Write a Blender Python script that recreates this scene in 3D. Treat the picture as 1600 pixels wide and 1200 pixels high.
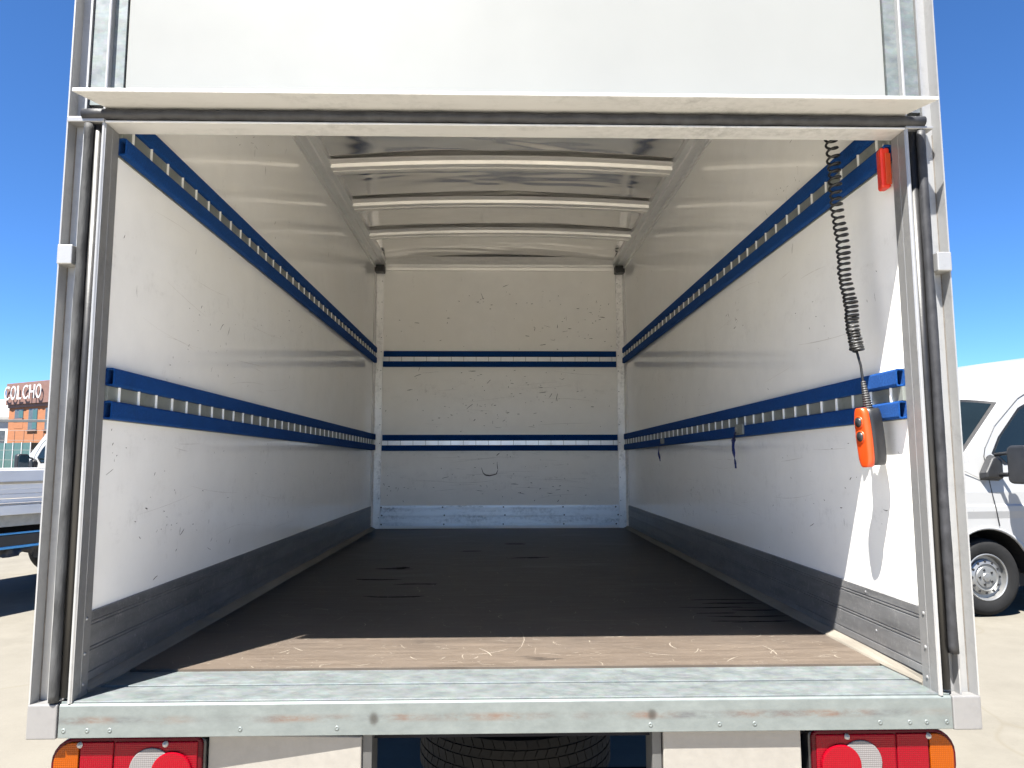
import bpy, math, random
from mathutils import Matrix, Vector
random.seed(11)
R = math.radians
for o in list(bpy.data.objects):
    bpy.data.objects.remove(o)
sc = bpy.context.scene
col = sc.collection
F = 0.85            # height of the cargo floor above the ground

# ------------------------------------------------------------------ camera
pitch, yaw, roll = 0.1047, 0.0231, -0.0019
fw = Vector((math.sin(yaw)*math.cos(pitch), math.cos(yaw)*math.cos(pitch), math.sin(pitch)))
rt = Vector((math.cos(yaw), -math.sin(yaw), 0)); up = rt.cross(fw)
rt2 = rt*math.cos(roll) + up*math.sin(roll); up2 = up*math.cos(roll) - rt*math.sin(roll)
cd = bpy.data.cameras.new('camera'); cam = bpy.data.objects.new('camera', cd); col.objects.link(cam)
cam.matrix_world = Matrix(((rt2.x, up2.x, -fw.x, -0.0369), (rt2.y, up2.y, -fw.y, -1.7208), (rt2.z, up2.z, -fw.z, F+0.554), (0, 0, 0, 1)))
cd.sensor_width = 36; cd.lens = 25.15; cd.clip_start = 0.02; cd.clip_end = 2000
sc.camera = cam

# ------------------------------------------------------------------ sky, sun, exposure
SUN = Vector((0.64, 1.0, -2.29))     # the way the sunlight travels
wd = bpy.data.worlds.new('World'); sc.world = wd; wd.use_nodes = True
nt = wd.node_tree; bg = nt.nodes['Background']
sky = nt.nodes.new('ShaderNodeTexSky'); sky.sky_type = 'NISHITA'; sky.sun_disc = False
sky.sun_elevation = math.atan2(2.29, math.hypot(0.64, 1.0)); sky.sun_rotation = math.atan2(-0.64, -1.0)
sky.air_density = 0.8; sky.dust_density = 0.0; sky.ozone_density = 10.0; sky.altitude = 2000
hs = nt.nodes.new('ShaderNodeHueSaturation'); hs.inputs['Saturation'].default_value = 1.08
nt.links.new(sky.outputs[0], hs.inputs['Color']); nt.links.new(hs.outputs[0], bg.inputs[0]); bg.inputs[1].default_value = 0.051
sl = bpy.data.lights.new('sun', 'SUN'); sl.energy = 5.0; sl.angle = R(0.5); sl.color = (1.0, 0.96, 0.89)
sun = bpy.data.objects.new('sun', sl); col.objects.link(sun); sun.location = (-3, -6, 9)
sun.rotation_euler = SUN.to_track_quat('-Z', 'Y').to_euler()
sc.view_settings.view_transform = 'Standard'; sc.view_settings.look = 'None'
sc.view_settings.exposure = 2.35; sc.view_settings.gamma = 1.0
sc.render.engine = 'CYCLES'
sc.cycles.use_denoising = True
sc.cycles.max_bounces = 12; sc.cycles.diffuse_bounces = 9; sc.cycles.glossy_bounces = 4; sc.cycles.transmission_bounces = 2
sc.cycles.use_adaptive_sampling = True; sc.cycles.adaptive_threshold = 0.02
sc.cycles.sample_clamp_indirect = 8.0; sc.cycles.caustics_reflective = True; sc.cycles.blur_glossy = 0.5

# ------------------------------------------------------------------ materials
class NT:
    def __init__(s, name):
        s.m = bpy.data.materials.new(name); s.m.use_nodes = True
        s.t = s.m.node_tree; s.b = s.t.nodes['Principled BSDF']
        s.tc = s.t.nodes.new('ShaderNodeTexCoord')
    def n(s, typ, **kw):
        nd = s.t.nodes.new('ShaderNode' + typ)
        for k, v in kw.items():
            if k.startswith('_'): setattr(nd, k[1:], v)
            else:
                i = nd.inputs[int(k[1:])] if k[0] == 'i' and k[1:].isdigit() else nd.inputs[k.replace('__', ' ')]
                s.set(i, v)
        return nd
    def set(s, i, v):
        if isinstance(v, bpy.types.NodeSocket): s.t.links.new(v, i)
        else: i.default_value = v
    def p(s, **kw):
        for k, v in kw.items(): s.set(s.b.inputs[k.replace('__', ' ')], v)
    def mapped(s, scale=(1, 1, 1), rot=(0, 0, 0), coord='Object'):
        return s.n('Mapping', i0=s.tc.outputs[coord], Scale=scale, Rotation=rot).outputs[0]
    def noise(s, scale, detail=4, rough=0.55, vec=None, dist=0.0):
        return s.n('TexNoise', Vector=vec or s.tc.outputs['Object'], Scale=scale, Detail=detail, Roughness=rough, Distortion=dist).outputs[0]
    def ramp(s, fac, a, b, ca=(0, 0, 0, 1), cb=(1, 1, 1, 1)):
        r = s.n('ValToRGB', Fac=fac); e = r.color_ramp.elements
        e[0].position = a; e[1].position = b; e[0].color = ca; e[1].color = cb
        return r.outputs[0]
    def mix(s, fac, a, b, mode='MIX'):
        m = s.n('Mix', _data_type='RGBA', _blend_type=mode)
        s.set(m.inputs[0], fac); s.set(m.inputs[6], a); s.set(m.inputs[7], b)
        return m.outputs[2]
    def math(s, op, a, b=0.5):
        m = s.n('Math', _operation=op); s.set(m.inputs[0], a); s.set(m.inputs[1], b); return m.outputs[0]
    def rng(s, v, a, b):
        m = s.n('MapRange'); s.set(m.inputs[0], v); m.inputs[3].default_value = a; m.inputs[4].default_value = b; return m.outputs[0]
    def bump(s, h, strength, dist=0.002, normal=None):
        b = s.n('Bump', Height=h, Strength=strength, Distance=dist)
        if normal: s.set(b.inputs['Normal'], normal)
        s.set(s.b.inputs['Normal'], b.outputs[0]); return b.outputs[0]
def c4(c): return (c[0], c[1], c[2], 1)
M = {}
def simple(name, c, rough=0.5, metal=0.0, var=0.12, scale=8, bump=0.0, bscale=60, spec=0.5, stretch=(1, 1, 1), rvar=0.08, coat=0.0):
    t = NT(name); v = t.mapped(stretch)
    n1 = t.noise(scale, 5, 0.6, v)
    d = tuple(x*(1-var) for x in c); l = tuple(min(1, x*(1+var)) for x in c)
    t.p(Base__Color=t.ramp(n1, 0.3, 0.7, c4(d), c4(l)), Metallic=metal, Roughness=t.rng(n1, max(.02, rough-rvar), min(1, rough+rvar)))
    t.b.inputs['Specular IOR Level'].default_value = spec
    t.b.inputs['Coat Weight'].default_value = coat
    if bump: t.bump(t.noise(bscale, 3, 0.6, v), bump)
    M[name] = t.m; return t

def wall_material(name, c, dirt, r0=0.03, r1=0.11):
    t = NT(name)
    big = t.noise(1.3, 3, 0.5); mid = t.noise(7, 6, 0.65)
    base = t.mix(t.ramp(mid, 0.35, 0.75), c4(c), c4(tuple(x*0.93 for x in c)))
    base = t.mix(t.ramp(big, 0.35, 0.8), base, c4((c[0]*.96, c[1]*.945, c[2]*.91)))
    smear = t.noise(5, 6, 0.7, t.mapped((1, 1.6, 0.35)))
    fine = t.noise(38, 6, 0.75)
    s1 = t.math('MULTIPLY', t.ramp(smear, 0.60, 0.78), t.ramp(fine, 0.52, 0.68))
    base = t.mix(t.math('MULTIPLY', s1, dirt), base, (0.23, 0.21, 0.18, 1))
    z_ = t.n('SeparateXYZ', Vector=t.tc.outputs['Object']).outputs[2]     # rub marks at load height
    rub = None
    for zc, hw in ((0.60, 0.07), (0.40, 0.16), (1.10, 0.12)):
        r_ = t.ramp(t.math('ABSOLUTE', t.math('SUBTRACT', z_, zc)), 0.0, hw, (1, 1, 1, 1), (0, 0, 0, 1))
        rub = r_ if rub is None else t.math('MAXIMUM', rub, r_)
    streak = t.math('MULTIPLY', t.ramp(t.noise(6, 7, 0.75, t.mapped((1, 1, 2.5))), 0.50, 0.72), t.ramp(t.noise(45, 7, 0.8, t.mapped((1, 1, 0.5))), 0.45, 0.66))
    base = t.mix(t.math('MULTIPLY', t.math('MULTIPLY', streak, rub), dirt*0.9), base, (0.30, 0.28, 0.25, 1))
    t.p(Base__Color=base, Roughness=t.rng(mid, r0, r1))
    t.b.inputs['Specular IOR Level'].default_value = 0.6
    w = t.noise(2.2, 2, 0.5, t.mapped((1, 0.6, 1.5)))
    nb = t.bump(w, 0.10, 0.01)
    t.bump(t.noise(160, 2, 0.5), 0.015, 0.0006, nb)
    M[name] = t.m
wall_material('grp_wall', (0.90, 0.895, 0.875), 0.55)
wall_material('grp_front', (0.905, 0.89, 0.85), 0.85, 0.32, 0.48)
simple('white_panel', (0.19, 0.195, 0.188), 0.32, 0, 0.025, 3, 0.02, 5, rvar=0.05)

def aluminium(name, c, rough, dirt=0.4, metal=0.9, stretch=(1, 1, 1), bump=0.06):
    t = NT(name); v = t.mapped(stretch)
    n1 = t.noise(9, 6, 0.7, v); n2 = t.noise(46, 5, 0.7); n3 = t.noise(3, 3)
    d = tuple(x*0.42 for x in c)
    k = t.math('MULTIPLY', t.ramp(n1, 0.45, 0.72), t.ramp(n2, 0.4, 0.62))
    t.p(Base__Color=t.mix(t.math('MULTIPLY', k, dirt), t.ramp(n3, .3, .7, c4(tuple(x*.93 for x in c)), c4(c)), c4(d)), Metallic=metal,
        Roughness=t.rng(n1, max(.04, rough-.1), rough+.14))
    t.bump(t.math('ADD', n1, n2), bump, 0.002)
    M[name] = t.m
aluminium('aluminium', (0.27, 0.272, 0.275), 0.4, 0.5, 0.55)
aluminium('aluminium_pale', (0.285, 0.287, 0.288), 0.42, 0.45, 0.45)
aluminium('cap_metal', (0.17, 0.168, 0.168), 0.5, 0.3, 0.3)
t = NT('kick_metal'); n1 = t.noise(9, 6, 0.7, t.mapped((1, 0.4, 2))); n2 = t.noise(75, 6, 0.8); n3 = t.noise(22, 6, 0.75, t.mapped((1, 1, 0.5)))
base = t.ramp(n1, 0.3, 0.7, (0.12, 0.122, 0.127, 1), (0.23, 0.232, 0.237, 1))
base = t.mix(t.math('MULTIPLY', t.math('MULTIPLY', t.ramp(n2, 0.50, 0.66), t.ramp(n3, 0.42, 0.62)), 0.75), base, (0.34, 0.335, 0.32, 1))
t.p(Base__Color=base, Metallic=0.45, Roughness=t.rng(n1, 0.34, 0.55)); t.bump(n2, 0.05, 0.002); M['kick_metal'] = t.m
aluminium('front_kick_metal', (0.88, 0.88, 0.88), 0.40, 1.0, 0.5, (0.3, 1, 2))  # end wall plate: reflected sky put into a brighter base colour
aluminium('post_metal', (0.90, 0.89, 0.87), 0.42, 1.0, 0.3, (1, 1, 0.5))
aluminium('rail_metal', (0.24, 0.26, 0.245), 0.45, 0.6, 0.4)
aluminium('rail_grey', (0.86, 0.86, 0.85), 0.36, 0.2, 0.6)
aluminium('rail_lit', (0.80, 0.81, 0.82), 0.3, 0.3, 0.6)  # end wall rails: the opening's reflection put into the colour
aluminium('bar_metal', (0.92, 0.93, 0.93), 0.4, 0.1, 0.1)  # side bars: light caught from the opening put into the colour
aluminium('header_metal', (0.46, 0.46, 0.455), 0.4, 0.75, 0.15, (0.3, 1, 1), 0.02)
aluminium('bow_metal', (0.93, 0.91, 0.87), 0.42, 0.2, 0.35, (0.3, 1, 1), 0.02)

# roof skin: bright rolled sheet, slightly wavy
t = NT('roof_metal'); w = t.noise(1.6, 2, 0.45, t.mapped((0.5, 1.6, 1)), 0.6); n2 = t.noise(14, 5, 0.7, t.mapped((0.4, 1, 1)))
t.p(Base__Color=t.ramp(n2, 0.3, 0.75, (0.78, 0.77, 0.75, 1), (0.90, 0.89, 0.88, 1)), Metallic=0.9, Roughness=t.rng(n2, 0.05, 0.17))
t.bump(w, 0.8, 0.03); M['roof_metal'] = t.m

# galvanised steel of the sill
t = NT('galvanised'); v = t.mapped((0.6, 1, 1)); n1 = t.noise(26, 8, 0.75, v); n2 = t.n('TexVoronoi', Vector=t.mapped((1, 2, 2)), Scale=55).outputs['Color']
n3 = t.noise(4, 5, 0.65, t.mapped((0.6, 2, 2)))
base = t.ramp(n1, 0.28, 0.72, (0.078, 0.091, 0.094, 1), (0.165, 0.185, 0.187, 1))
base = t.mix(0.05, base, n2, 'OVERLAY')
base = t.mix(t.math('MULTIPLY', t.ramp(n3, 0.58, 0.75), 0.35), base, (0.10, 0.105, 0.10, 1))
t.p(Base__Color=base, Metallic=0.35, Roughness=t.rng(n1, 0.38, 0.62)); t.bump(n1, 0.12, 0.002); M['galvanised'] = t.m
# sill front: the same with a rusty rub line
t = NT('galvanised_front'); v = t.mapped((0.6, 1, 1)); n1 = t.noise(22, 8, 0.75, v); n3 = t.noise(30, 6, 0.75, t.mapped((0.35, 1, 1)))
sep = t.n('SeparateXYZ', Vector=t.tc.outputs['Object'])
band = t.ramp(t.math('ABSOLUTE', t.math('ADD', sep.outputs[2], 0.036)), 0.004, 0.011, (1, 1, 1, 1), (0, 0, 0, 1))
seg = t.ramp(t.noise(2.3, 3, 0.6, t.mapped((1, 0, 0))), 0.36, 0.55)
rust = t.math('MULTIPLY', t.math('MULTIPLY', band, seg), t.ramp(n3, 0.40, 0.62))
base = t.ramp(n1, 0.28, 0.72, (0.090, 0.104, 0.104, 1), (0.142, 0.160, 0.157, 1))
base = t.mix(t.math('MULTIPLY', rust, 0.95), base, t.mix(t.ramp(t.noise(5, 2), 0.45, 0.6), (0.06, 0.06, 0.065, 1), (0.11, 0.055, 0.032, 1)))
spots = None
for sx, sz in ((-0.316, -0.038), (0.326, -0.036)):
    d = t.n('VectorMath', _operation='DISTANCE'); t.set(d.inputs[0], t.mapped((1, 0, 0.8))); d.inputs[1].default_value = (sx, 0, sz*0.8)
    s_ = t.ramp(t.math('ADD', d.outputs[1+0] if False else d.outputs['Value'], t.rng(n3, -0.006, 0.006)), 0.006, 0.013, (1, 1, 1, 1), (0, 0, 0, 1))
    base = t.mix(t.math('MULTIPLY', s_, 0.85), base, (0.03, 0.028, 0.025, 1))
t.p(Base__Color=base, Metallic=0.3, Roughness=t.rng(n1, 0.40, 0.62)); t.bump(n1, 0.06, 0.002); M['galvanised_front'] = t.m

# blue felt
t = NT('blue_felt'); n1 = t.noise(260, 3, 0.7); n2 = t.noise(9, 4)
t.p(Base__Color=t.mix(t.ramp(n1, .3, .7), (0.001, 0.020, 0.095, 1), (0.004, 0.044, 0.175, 1)), Roughness=0.95)
fw_ = t.math('MULTIPLY', t.ramp(t.noise(14, 6, 0.75), 0.50, 0.72), 0.55)
t.p(Base__Color=t.mix(fw_, t.mix(t.ramp(n1, .3, .7), (0.001, 0.022, 0.105, 1), (0.005, 0.050, 0.20, 1)), (0.004, 0.026, 0.085, 1)))
t.b.inputs['Sheen Weight'].default_value = 0.12; t.b.inputs['Sheen Tint'].default_value = (0.2, 0.4, 1, 1); t.b.inputs['Specular IOR Level'].default_value = 0.1
t.bump(n1, 0.6, 0.002); M['blue_felt'] = t.m

# phenolic plywood floor
t = NT('plywood'); g = t.noise(7, 7, 0.7, t.mapped((0.5, 5, 1))); g2 = t.noise(60, 4, 0.7, t.mapped((0.25, 3, 1)))
st = t.noise(2.2, 5, 0.6, t.mapped((0.55, 1.8, 1)), 0.4)
base = t.ramp(g, 0.25, 0.75, (0.018, 0.016, 0.0155, 1), (0.044, 0.038, 0.035, 1))
sy = t.n('SeparateXYZ', Vector=t.tc.outputs['Object']).outputs[1]      # sunlit floor by the door, lightened in the colour
sun_tone = t.math('MULTIPLY', t.ramp(t.math('ADD', sy, t.rng(t.noise(2.5, 5, 0.7), -0.5, 0.5)), 0.35, 1.35, (1, 1, 1, 1), (0, 0, 0, 1)), 0.9)
base = t.mix(sun_tone, base, t.ramp(g, 0.25, 0.75, (0.058, 0.045, 0.035, 1), (0.105, 0.085, 0.068, 1)))
base = t.mix(t.math('MULTIPLY', t.ramp(g2, 0.5, 0.75), 0.30), base, t.mix(sun_tone, (0.05, 0.043, 0.039, 1), (0.13, 0.107, 0.085, 1)))
dust = t.math('MULTIPLY', t.ramp(t.noise(3.5, 7, 0.75, t.mapped((1, 0.7, 1))), 0.48, 0.75), t.ramp(t.noise(90, 4, 0.8), 0.45, 0.7))
base = t.mix(t.math('MULTIPLY', dust, 0.45), base, (0.10, 0.088, 0.076, 1))
stain = t.ramp(st, 0.585, 0.64)
base = t.mix(t.math('MULTIPLY', stain, 0.8), base, (0.012, 0.010, 0.010, 1))
t.p(Base__Color=base, Roughness=t.rng(t.math('ADD', g, t.math('MULTIPLY', stain, -0.2)), 0.34, 0.62)); t.b.inputs['Specular IOR Level'].default_value = 0.22
t.bump(t.math('ADD', g, g2), 0.10, 0.002); M['plywood'] = t.m

simple('rubber', (0.018, 0.0185, 0.021), 0.55, 0, 0.5, 30, 0.3, 120, spec=0.35)
simple('rubber_dusty', (0.030, 0.031, 0.032), 0.7, 0, 0.7, 30, 0.8, 150, spec=0.3, stretch=(1, 1, 0.35))
simple('black_plastic', (0.006, 0.006, 0.0065), 0.45, 0, 0.3, 30, 0.1, 200)
simple('dark_plastic', (0.012, 0.0125, 0.014), 0.42, 0, 0.3, 12, 0.05, 200)
simple('orange_plastic', (0.42, 0.045, 0.004), 0.38, 0, 0.06, 20, 0.05, 150)
simple('red_orange_plastic', (0.55, 0.024, 0.006), 0.4, 0, 0.08, 20)
simple('filler', (0.135, 0.122, 0.102), 0.75, 0, 0.25, 16, 0.3, 60, stretch=(1, 0.2, 1))
simple('pale_plate', (0.17, 0.16, 0.143), 0.55, 0, 0.08, 40, 0.08, 120)
simple('chassis', (0.008, 0.008, 0.010), 0.8, 0, 0.4, 6, 0.1, 30, spec=0.12)
simple('grey_steel', (0.30, 0.30, 0.29), 0.55, 0.3, 0.2, 10, 0.1, 60)
simple('plate_shade', (0.045, 0.045, 0.044), 0.6, 0, 0.2, 10)  # lift housing sides; their shade is put into the dark colour
simple('tyre', (0.0065, 0.0065, 0.0067), 0.75, 0, 0.35, 14, 0.15, 80, spec=0.3)
simple('rim_steel', (0.24, 0.243, 0.243), 0.38, 0.7, 0.1, 10)
simple('scuff_dark', (0.10, 0.088, 0.075), 0.7, 0, 0.4, 40)
simple('floor_stain', (0.012, 0.0105, 0.010), 0.75, 0, 0.3, 20, spec=0.05)
simple('rub_grey', (0.55, 0.53, 0.50), 0.6, 0, 0.2, 30)
simple('scratch_light', (0.27, 0.24, 0.20), 0.6, 0, 0.3, 40)
simple('white_paint', (0.26, 0.263, 0.266), 0.28, 0, 0.02, 3, coat=0.6, rvar=0.03)
simple('wheel_black', (0.006, 0.006, 0.007), 0.8, 0, 0.2, 5)
simple('navy_webbing', (0.008, 0.02, 0.12), 0.9, 0, 0.3, 90, 0.4, 200)
def glass(name, c, rough=0.03):
    t = NT(name); n = t.noise(3, 2)
    t.p(Base__Color=t.ramp(n, .3, .7, c4(tuple(x*.8 for x in c)), c4(c)), Roughness=rough); t.b.inputs['Specular IOR Level'].default_value = 0.4
    M[name] = t.m
glass('car_glass', (0.006, 0.010, 0.012)); glass('building_glass', (0.035, 0.075, 0.07), 0.12); glass('mirror_glass', (0.03, 0.06, 0.08))
def lens(name, c, rough=0.16):
    t = NT(name); w = t.n('TexWave', Vector=t.tc.outputs['Object'], Scale=70, Distortion=0.0); w2 = t.n('TexWave', _bands_direction='Z', Vector=t.tc.outputs['Object'], Scale=70)
    t.p(Base__Color=c4(c), Roughness=rough); t.b.inputs['Specular IOR Level'].default_value = 0.10
    t.bump(t.math('ADD', w.outputs['Fac'], w2.outputs['Fac']), 0.35, 0.001)
    t.p(Base__Color=t.mix(t.math('MULTIPLY', w.outputs['Fac'], w2.outputs['Fac']), c4(tuple(x*.72 for x in c)), c4(c))); M[name] = t.m
lens('red_lens', (0.165, 0.001, 0.0065)); lens('dark_red_lens', (0.06, 0.001, 0.004)); lens('bright_red_lens', (0.20, 0.0015, 0.0075))
lens('amber_lens', (0.23, 0.046, 0.001)); lens('clear_lens', (0.155, 0.147, 0.147))

# ground: worn pale concrete with hairline cracks
def concrete(name, k, tint=(1, 1, 1)):
  t = NT(name); b1 = t.noise(0.25, 4, 0.6); b2 = t.noise(2.6, 7, 0.7); b3 = t.noise(55, 4, 0.7)
  base = t.ramp(b2, 0.25, 0.75, c4((0.200*k*tint[0], 0.175*k*tint[1], 0.125*k*tint[2])), c4((0.310*k*tint[0], 0.275*k*tint[1], 0.200*k*tint[2])))
  base = t.mix(t.ramp(b1, 0.35, 0.7), base, c4((0.260*k*tint[0], 0.230*k*tint[1], 0.168*k*tint[2])))
  base = t.mix(t.math('MULTIPLY', t.ramp(b3, 0.55, 0.8), 0.35), base, c4((0.160*k*tint[0], 0.140*k*tint[1], 0.105*k*tint[2])))
  wv = t.n('VectorMath', _operation='ADD'); t.set(wv.inputs[0], t.tc.outputs['Object'])
  nv = t.n('TexNoise', Vector=t.tc.outputs['Object'], Scale=0.8, Detail=2); t.set(wv.inputs[1], nv.outputs['Color'])
  vo = t.n('TexVoronoi', _feature='DISTANCE_TO_EDGE', Vector=wv.outputs[0], Scale=0.33)
  crack = t.ramp(vo.outputs['Distance'], 0.0015, 0.006, (1, 1, 1, 1), (0, 0, 0, 1))
  base = t.mix(t.math('MULTIPLY', crack, 0.65), base, (0.10, 0.09, 0.07, 1))
  t.p(Base__Color=base, Roughness=0.85); t.b.inputs['Specular IOR Level'].default_value = 0.25
  t.bump(t.math('ADD', b2, t.math('MULTIPLY', b3, 0.5)), 0.25, 0.01); M[name] = t.m
concrete('concrete', 0.46, (0.95, 1.0, 1.16)); concrete('bounce_concrete', 1.85, (0.97, 1.0, 1.13))

# ------------------------------------------------------------------ mesh helpers
class MB:
    def __init__(s): s.v = []; s.f = []
    def add(s, vs, fs):
        k = len(s.v); s.v += [tuple(p) for p in vs]; s.f += [tuple(i+k for i in f) for f in fs]; return s
    def box(s, x0, x1, y0, y1, z0, z1):
        return s.add([(x0,y0,z0),(x1,y0,z0),(x1,y1,z0),(x0,y1,z0),(x0,y0,z1),(x1,y0,z1),(x1,y1,z1),(x0,y1,z1)],
                     [(0,3,2,1),(4,5,6,7),(0,1,5,4),(1,2,6,5),(2,3,7,6),(3,0,4,7)])
    def prism(s, poly, axis, a, b, cap=True):
        """poly: 2D loop in the two other axes (x: y,z   y: x,z   z: x,y)"""
        def P(p, t):
            return (t, p[0], p[1]) if axis == 'x' else (p[0], t, p[1]) if axis == 'y' else (p[0], p[1], t)
        n = len(poly); vs = [P(p, a) for p in poly] + [P(p, b) for p in poly]
        fs = [(i, (i+1) % n, (i+1) % n+n, i+n) for i in range(n)]
        if cap: fs += [tuple(range(n-1, -1, -1)), tuple(range(n, 2*n))]
        return s.add(vs, fs)
    def ring(s, outer, inner, axis, a, b):
        n = len(outer); k0 = len(s.v)
        s.prism(outer, axis, a, b, False); k1 = len(s.v); s.prism(inner, axis, a, b, False)
        for i in range(n):
            j = (i+1) % n
            s.f += [(k0+i, k0+j, k1+j, k1+i), (k0+n+i, k0+n+j, k1+n+j, k1+n+i)]
        return s
    def tube(s, pts, r, n=8, cap=True):
        pts = [Vector(p) for p in pts]; m = len(pts); rs = r if isinstance(r, (list, tuple)) else [r]*m
        k = len(s.v); prev = None
        for i, p in enumerate(pts):
            tg = (pts[min(i+1, m-1)] - pts[max(i-1, 0)]).normalized()
            if prev is None:
                a = tg.orthogonal().normalized()
            else:
                a = (prev - tg*prev.dot(tg)).normalized()
            prev = a; b = tg.cross(a)
            for j in range(n):
                q = p + (a*math.cos(2*math.pi*j/n) + b*math.sin(2*math.pi*j/n))*rs[i]
                s.v.append(tuple(q))
        for i in range(m-1):
            for j in range(n):
                s.f.append((k+i*n+j, k+i*n+(j+1) % n, k+(i+1)*n+(j+1) % n, k+(i+1)*n+j))
        if cap: s.f += [tuple(k+j for j in range(n-1, -1, -1)), tuple(k+(m-1)*n+j for j in range(n))]
        return s
    def lathe(s, prof, center, axis='y', n=32, a0=0, a1=2*math.pi):
        k = len(s.v); full = abs(a1-a0-2*math.pi) < 1e-6; cnt = n if full else n+1
        for i in range(cnt):
            a = a0+(a1-a0)*i/n; c, d = math.cos(a), math.sin(a)
            for (r, h) in prof:
                p = (r*c, h, r*d) if axis == 'y' else (r*c, r*d, h) if axis == 'z' else (h, r*c, r*d)
                s.v.append((center[0]+p[0], center[1]+p[1], center[2]+p[2]))
        m = len(prof)
        for i in range(n):
            for j in range(m-1):
                a, b = k+i*m+j, k+((i+1) % cnt)*m+j
                s.f.append((a, b, b+1, a+1))
        return s
    def xf(s, mat):
        s.v = [tuple(mat @ Vector(p)) for p in s.v]; return s
    def build(s, name, mat, parent=None, loc=None, bevel=0.0, smooth=False, seg=2):
        me = bpy.data.meshes.new(name); me.from_pydata(s.v, [], s.f); me.update()
        return link(name, me, mat, parent, loc, bevel, smooth, seg)
import bmesh
def link(name, me, mat, parent=None, loc=None, bevel=0.0, smooth=False, seg=2):
    if mat and not me.materials: me.materials.append(M[mat] if isinstance(mat, str) else mat)
    if smooth is not None and me.get('fixed') is None:
        bm = bmesh.new(); bm.from_mesh(me); bmesh.ops.recalc_face_normals(bm, faces=bm.faces); bm.to_mesh(me); bm.free(); me['fixed'] = 1
        if smooth:
            me.polygons.foreach_set('use_smooth', [True]*len(me.polygons))
    o = bpy.data.objects.new(name, me); col.objects.link(o)
    if parent: o.parent = parent
    if loc is not None: o.location = loc
    if bevel:
        b = o.modifiers.new('bevel', 'BEVEL'); b.width = bevel; b.segments = seg; b.limit_method = 'ANGLE'; b.angle_limit = R(35)
        b.harden_normals = False
    if smooth == 'auto':
        o.modifiers.new('split', 'EDGE_SPLIT').split_angle = R(38)
    return o
def empty(name, loc=(0, 0, 0), label=None, cat=None, group=None, rz=0.0):
    o = bpy.data.objects.new(name, None); col.objects.link(o); o.location = loc; o.rotation_euler.z = rz; o.empty_display_size = 0.1
    tag(o, label, cat, group); return o
def tag(o, label=None, cat=None, group=None, kind=None):
    if label: o['label'] = label
    if cat: o['category'] = cat
    if group: o['group'] = group
    if kind: o['kind'] = kind
    return o
def circle(cx, cy, r, n=16, a0=0.0): return [(cx+r*math.cos(a0+2*math.pi*i/n), cy+r*math.sin(a0+2*math.pi*i/n)) for i in range(n)]
def rrect(x0, x1, y0, y1, r, n=4):
    pts = []
    for cx, cy, a in ((x1-r, y1-r, 0), (x0+r, y1-r, 90), (x0+r, y0+r, 180), (x1-r, y0+r, 270)):
        for i in range(n+1):
            b = R(a+90*i/n); pts.append((cx+r*math.cos(b), cy+r*math.sin(b)))
    return pts

# ------------------------------------------------------------------ ground
g = MB().add([(-400, -300, 0), (400, -300, 0), (400, 600, 0), (-400, 600, 0)], [(0, 1, 2, 3)]).build('ground', 'concrete')
tag(g, kind='structure', label='pale worn concrete yard with hairline cracks')
g = MB().add([(-8, -16, 0.004), (8, -16, 0.004), (8, -0.3, 0.004), (-8, -0.3, 0.004)], [(0, 1, 2, 3)]).build('bounce_slab', 'bounce_concrete')  # added slab out of view, bounces sunlight into the box
tag(g, kind='structure', label='added pale slab, out of view, bouncing sunlight into the box')

# ------------------------------------------------------------------ the truck with the open box body
truck = empty('box_truck', (0, 0, 0), 'white box truck body seen from behind, empty, with blue lashing rails inside', 'truck')
B = (0, 0, F)                        # parts are drawn with the cargo floor at zero
def part(mb, name, mat, bevel=0.0, smooth=False, **k): return mb.build(name, mat, truck, B, bevel, smooth, **k)
def sub(mb, name, mat, par, bevel=0.0, smooth=False, loc=None, **k): return mb.build(name, mat, par, loc, bevel, smooth, **k)
WI, L, ZR = 1.014, 4.013, 2.16
FZ = 0.012
# floor
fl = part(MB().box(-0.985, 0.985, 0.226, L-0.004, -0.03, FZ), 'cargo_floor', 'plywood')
for sx in (-1, 1):
    m = MB(); st_ = [(0.067, 1.002), (0.16, 0.994), (0.32, 0.984), (0.8, 0.979), (L-0.005, 0.978)]
    for y, xi in st_: m.v += [(sx*xi, y, FZ-0.002), (sx*(xi+0.004), y, FZ+0.004), (sx*(xi+(1.0135-xi)*.6), y, FZ+0.012), (sx*1.0135, y, FZ+0.022), (sx*1.0135, y, -0.028), (sx*(xi+0.008), y, -0.028)]
    for q in range(len(st_)-1):
        for k in range(6): m.f.append((q*6+k, q*6+(k+1) % 6, q*6+6+(k+1) % 6, q*6+6+k))
    m.f += [tuple(range(6)), tuple(range(24, 30))]
    e = part(m, 'floor_edge_trim', 'filler')
# walls
walls = {}
for sx in (-1, 1):
    x0, x1 = sorted((sx*WI, sx*1.085))
    walls[sx] = part(MB().box(x0, x1, 0.066, L+0.05, -0.06, ZR+0.03), 'side_wall', 'grp_wall')
    tag(walls[sx], label='scuffed white inner wall panel on the %s' % ('left' if sx < 0 else 'right'))
fwall = part(MB().box(-WI+0.001, WI-0.001, L, L+0.05, -0.06, ZR+0.03), 'front_wall', 'grp_front')
tag(fwall, label='scuffed white end wall with dark gouges')

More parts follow.
